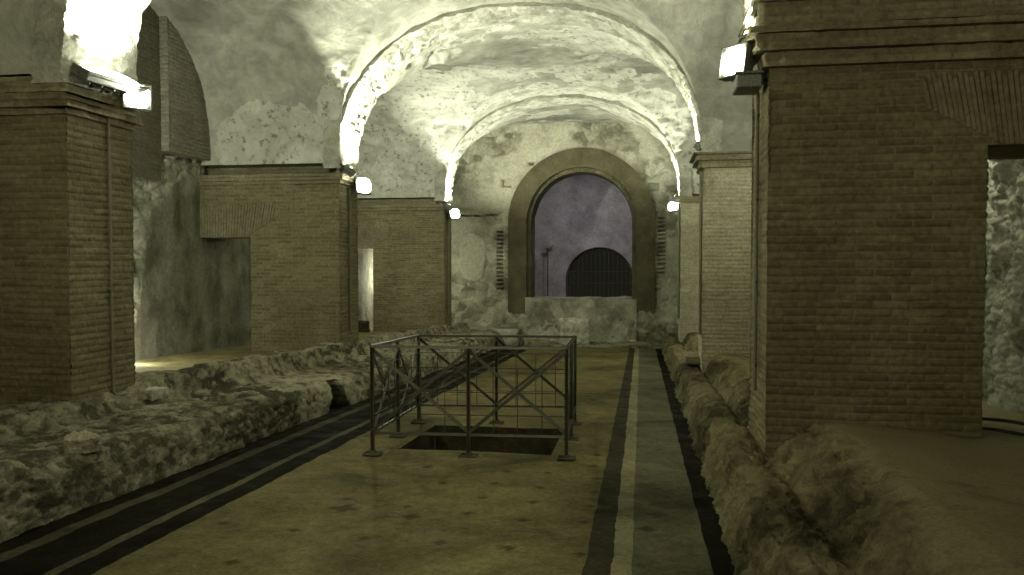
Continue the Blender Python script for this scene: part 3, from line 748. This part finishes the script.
# ledge strip and low platform at the foot of the back wall
def roughblock(name, x0, x1, y0, y1, z0, z1, amp, seed, mat, sc=2.5, T0=.5, n=40, rot=0):
    """closed rough block: six displaced faces sharing one continuous noise"""
    c = np.array([(x0 + x1) / 2, (y0 + y1) / 2, (z0 + z1) / 2]); h = np.array([x1 - x0, y1 - y0, z1 - z0]) / 2
    mb = MB(); ax3 = [(0, 1, 2), (1, 2, 0), (2, 0, 1)]
    cr, sr = math.cos(rot), math.sin(rot)
    for a, b, d in ax3:
        for sg in (-1, 1):
            U, V = mesh2(lin(-1, 1, n), lin(-1, 1, n)); Q = np.zeros(U.shape + (3,)); Q[..., a] = U; Q[..., b] = V; Q[..., d] = sg
            Pn = Q * h; r = min(h) * .25; core = np.clip(Pn, -(h - r), h - r); dl = Pn - core; ln = np.linalg.norm(dl, axis=-1, keepdims=True) + 1e-9
            Pn = core + dl / ln * r
            Pn = Pn + (dl / ln) * (amp * fbm(Pn + c, sc, 4, seed))[..., None]
            Pr = Pn.copy(); Pr[..., 0] = Pn[..., 0] * cr - Pn[..., 1] * sr; Pr[..., 1] = Pn[..., 0] * sr + Pn[..., 1] * cr
            mb.grid(Pr + c, None, np.clip(T0 + .4 * fbm(Pn + c, 2, 4, seed), 0, 1), sg < 0)
    return mb.build(name, mat)
o = roughblock('masonry_platform', -6.2, -3.55, 22.9, 24.0, fz(23) - .05, fz(23) + .46, .05, 5, M_back, 1.6, .35); tagit(o, 'low rough platform at the foot of the back wall, left of the niche', 'platform')
o = roughblock('masonry_step', -3.3, .75, 22.55, 24.0, fz(23) - .12, fz(23) + .07, .03, 6, M_rub, 1.6, .4); tagit(o, 'low step where the mosaic floor meets the back wall', 'step')
o = roughblock('stone_block', -2.33, -1.47, 22.85, 23.25, fz(23) + .06, fz(23) + .80, .03, 7, M_block, 3, .5, 40, .08); tagit(o, 'pale pitted squared stone leaning at the foot of the back wall', 'stone block')
o = roughblock('stone_slab', .72, 1.12, 13.2, 13.9, fz(13.5) + .42, fz(13.5) + .55, .015, 8, M_corn, 3, .5, 30); tagit(o, 'thin flat slab laid across the right bench beside the middle pier', 'slab')
o = roughblock('loose_stone', -5.04, -4.86, 7.25, 7.55, fz(7.4) + .46, fz(7.4) + .58, .03, 9, M_block, 4, .3, 26); tagit(o, 'pale loose stone on the left kerb just past the nearest pier', 'stone')
o = roughblock('loose_stone', -4.28, -4.08, 5.25, 5.45, fz(5.3) + .36, fz(5.3) + .47, .05, 10, M_rub, 6, 1., 26, .5); tagit(o, 'small pale angular stone on the left bench front, lowest in the photo', 'stone')
o = roughblock('loose_stone', -7.45, -6.98, 19.4, 19.75, fz(19.5) + .45, fz(19.5) + .80, .05, 12, M_dark, 2, .5, 26); tagit(o, 'dark rounded lump at the bottom of the far left bright slit', 'stone')
# string course left on the back wall
mb = MB(); U, V = mesh2(lin(-5.9, -4.35, 60), lin(0, 2 * math.pi, 12)); P = np.stack([U, YB - .12 + .07 * np.cos(V), CZ + 1.44 + .035 * np.sin(V)], -1); P[..., 2] += .02 * fbm(P, 2, 3, 1)
mb.grid(P, None, U * 0 + .2); struct(mb.build('trim_2', M_rub))

# ------------------------------------------------------------------ iron railing round the pit
def railing():
    C = [(-2.56, 7.29), (-.69, 7.44), (-.77, 9.40), (-2.64, 9.18)]
    root = empty('iron_railing', (-1.66, 8.35, fz(8.35)), 'dark iron railing with crossed braces standing round the floor pit', 'railing')
    Ht = 1.055
    def g(p, z): return (p[0], p[1], fz(p[1]) + z)
    def mid(a, b): return ((a[0] + b[0]) / 2, (a[1] + b[1]) / 2)
    posts = []
    for k in range(4): posts += [C[k], mid(C[k], C[(k + 1) % 4])]
    for p in posts:
        m = MB(); m.bar(g(p, .0), g(p, Ht), .034); m.build('post', M_iron, root)
        m = MB(); m.box(g(p, .012), (.17, .13, .018), None, .004)
        m.box(g(p, .03), (.06, .06, .03), None, .004); m.build('foot_plate', M_iron, root)
    for k in range(4):
        a, b = C[k], C[(k + 1) % 4]
        m = MB(); m.bar(g(a, Ht), g(b, Ht), .04, .026); m.build('top_rail', M_iron, root)
        m = MB(); m.bar(g(a, .215), g(b, .215), .03, .024); m.build('bottom_rail', M_iron, root)
        for (p, q) in ((a, mid(a, b)), (mid(a, b), b)):
            dx, dy = q[0] - p[0], q[1] - p[1]; l = math.hypot(dx, dy); nx, ny = -dy / l * .012, dx / l * .012
            for (za, zb, s) in ((Ht - .03, .235, 1), (.235, Ht - .03, -1)):
                m = MB(); m.bar((p[0] + nx * s, p[1] + ny * s, fz(p[1]) + za), (q[0] + nx * s, q[1] + ny * s, fz(q[1]) + zb), .012, .032); m.build('cross_brace', M_iron, root)
            m = MB()
            for t in (.25, .5, .75):
                u = (p[0] + dx * t + nx * 2.4, p[1] + dy * t + ny * 2.4); m.tube([g(u, .21), g(u, Ht - .2)], .0045, 5)
            for z in (.40, .62, Ht - .2):
                m.tube([(p[0] + nx * 2.4, p[1] + ny * 2.4, fz(p[1]) + z), (q[0] + nx * 2.4, q[1] + ny * 2.4, fz(q[1]) + z)], .0045, 5)
            m.build('wire_infill', M_iron, root)
railing()

# ------------------------------------------------------------------ floodlights on the cornices
def floodlight(loc, aim, label, w=.22, h=.16, energy=0, spot=130, group='floodlights on the pier cornices', mount=(0, 0, -.12), soft=.05):
    loc = Vector(loc); d = (Vector(aim) - loc).normalized(); q = d.to_track_quat('-Z', 'Y'); Mx = q.to_matrix()
    root = empty('floodlight', loc + Vector(mount), label, 'floodlight', group)
    def T(v): return Mx @ Vector(v) + loc
    hb = MB()
    hb.box(T((0, 0, .045)), (w, h, .07), Mx, .012)
    for k in range(5): hb.box(T((-w / 2 + w * (k + .5) / 5, 0, .095)), (.012, h * .8, .035), Mx, .003)
    # rim round the glass
    for sx in (-1, 1): hb.box(T((sx * (w / 2 - .006), 0, -.002)), (.016, h, .03), Mx, .003); hb.box(T((0, sx * (h / 2 - .006), -.002)), (w, .016, .03), Mx, .003)
    hb.build('housing', M_lampbody, root, False)
    g = MB(); A_, B_ = mesh2(lin(0, 1, 8), lin(0, 2 * math.pi, 33)); ex = .85
    cx_ = np.sign(np.cos(B_)) * np.abs(np.cos(B_)) ** ex; sy_ = np.sign(np.sin(B_)) * np.abs(np.sin(B_)) ** ex
    Q = np.stack([cx_ * A_ * (w / 2 - .008), sy_ * A_ * (h / 2 - .008), -(1 - A_ ** 2) * .05 - .004], -1)
    g.grid(Q @ np.array(Mx).T + np.array(loc)); g.build('glass', M_glow, root, False)
    b = MB(); mt = loc + Vector(mount)
    for sx in (-1, 1): b.bar(T((sx * (w / 2 + .01), 0, .04)), T((sx * (w / 2 + .01), 0, .04)) * .35 + mt * .65, .014)
    b.bar(T((-(w / 2 + .01), 0, .04)) * .35 + mt * .65, T((w / 2 + .01, 0, .04)) * .35 + mt * .65, .014)
    b.tube([mt, mt + (loc - mt) * .4], .012, 6)
    b.build('bracket', M_iron, root, False)
    if energy: lamp('floodlight_beam', 'SPOT', loc + d * .075, energy, WHITE, soft, aim, spot, .35)
    return root
# left nearest pier: two big lamps on the cornice, facing up and into the hall
floodlight((-4.93, 6.80, CZ + 1.74), (-4.1, 6.7, 5.0), 'long lit floodlight lying on the nearest left cornice under the arch', .74, .20, 1050, 150, mount=(-.12, 0, -.14))
floodlight((-4.88, 7.10, CZ + 1.62), (-1.6, 4.4, 3.2), 'short lit floodlight at the rear corner of the nearest left cornice', .27, .25, 125, 150, mount=(-.1, 0, -.1))
# middle left pier
floodlight((-5.0, 13.10, CZ + 1.60), (-4.1, 13.9, 5.0), 'upper of two round-glaring floodlights on the middle left cornice', .26, .22, 1050, 132, mount=(-.12, 0, -.06))
floodlight((-4.88, 13.50, CZ + 1.36), (-1.2, 9.6, 3.9), 'lower of two round-glaring floodlights on the middle left cornice', .30, .30, 240, 150, mount=(-.16, 0, -.06))
# farthest left pier
floodlight((-5.0, 20.2, CZ + 1.47), (-4.2, 20.9, 5.0), 'upper of the two small floodlights on the farthest left cornice', .26, .24, 650, 140, mount=(-.12, 0, -.06))
floodlight((-4.86, 20.4, CZ + 1.28), (-1.5, 16.5, 4.0), 'lower of the two small floodlights on the farthest left cornice', .30, .28, 120, 150, mount=(-.18, 0, -.06))
# right nearest pier
floodlight((.72, 6.55, CZ + 1.60), (-2.2, 3.6, 3.9), 'large glaring floodlight bracketed off the nearest right cornice', .26, .26, 170, 150, mount=(.14, 0, -.12))
floodlight((.86, 6.75, CZ + 1.84), (.50, 6.95, 5.0), 'small floodlight on top of the nearest right cornice, aimed up', .12, .10, 420, 130, mount=(.06, 0, -.10))
# middle right pier: hidden behind its cornice from here
floodlight((.93, 13.45, CZ + 1.93), (.0, 14.6, 5.0), 'floodlight tucked behind the middle right cornice', .14, .12, 200, 145, mount=(.08, 0, -.10))
# farthest right pier
floodlight((.86, 20.35, CZ + 1.62), (.4, 20.9, 5.0), 'tiny upper floodlight on the farthest right cornice', .16, .18, 420, 140, mount=(.1, 0, -.06))
floodlight((.80, 20.6, CZ + 1.42), (-1.5, 16.5, 4.0), 'lower floodlight on the farthest right cornice', .30, .26, 110, 150, mount=(.16, 0, -.06))

# ballast box on the nearest right pier
bx = empty('junction_box', (.84, 6.62, CZ + 1.42), 'grey metal box under the lamp on the nearest right pier', 'electrical box')
mb = MB(); mb.box((.83, 6.60, CZ + 1.42), (.20, .30, .11), None, .01); mb.build('box_body', M_lampbody, bx, False)
mb = MB(); mb.box((.83, 6.60, CZ + 1.485), (.215, .315, .018), None, .004); mb.build('box_lid', M_lampbody, bx, False)

# ------------------------------------------------------------------ conduits down the piers
def conduit(x, y, ztop, zbot, s, label, tail=None, r=.012):
    pts = [(x, y, ztop), (x, y, zbot + .08)]
    if tail:
        for t in lin(0, math.pi / 2, 6)[1:]: pts.append((x, y + .08 * (1 - math.cos(t)), zbot + .08 - .08 * math.sin(t)))
        pts.append((x, tail, zbot - .02))
    root = empty('conduit', (x, y, zbot), label, 'conduit', 'cable conduits on the piers')
    m = MB(); m.tube(pts, r, 8); m.build('pipe', M_pipe, root)
    for k in range(4):
        z = zbot + .3 + (ztop - zbot - .5) * k / 3; m = MB(); m.box((x + s * .004, y, z), (.02, r * 5, .02), None, .003); m.build('clip', M_iron, root)
conduit(-5.075, 6.94, CZ + 1.40, CZ - 1.31, -1, 'vertical cable pipe bending at its foot on the nearest left pier', 7.3)
conduit(-5.075, 13.32, CZ + 1.32, CZ - 1.30, -1, 'vertical cable pipe on the narrow side of the middle left pier', None, .02)
conduit(-5.075, 20.5, CZ + 1.3, CZ - 1.5, -1, 'vertical cable pipe on the side of the farthest left pier', None, .025)
conduit(.94, 6.80, CZ + 1.40, CZ - 1.15, 1, 'vertical cable pipe down the edge of the nearest right pier', None, .018)
conduit(.94, 13.0, CZ + 1.45, CZ - 1.25, 1, 'vertical cable pipe down the edge of the middle right pier', None, .025)
conduit(.94, 20.3, CZ + 1.4, CZ - 1.5, 1, 'vertical cable pipe down the edge of the farthest right pier', None, .03)
for k, lab in enumerate(('upper dark cable lying in the nearest right doorway', 'middle dark cable lying in the nearest right doorway', 'lowest dark cable lying in the nearest right doorway')):
    m = MB(); pts = [(2.62 + t * 1.0, 6.75 - t * .35 - .12 * k + .03 * math.sin(6 * t), fz(6.6) + .60 - .06 * k - t * .05 + .01 * math.sin(9 * t + k)) for t in lin(0, 1, 14)]
    m.tube(pts, .014, 6); o = m.build('cable', M_cable); tagit(o, lab, 'cable', 'cables in the right doorway')
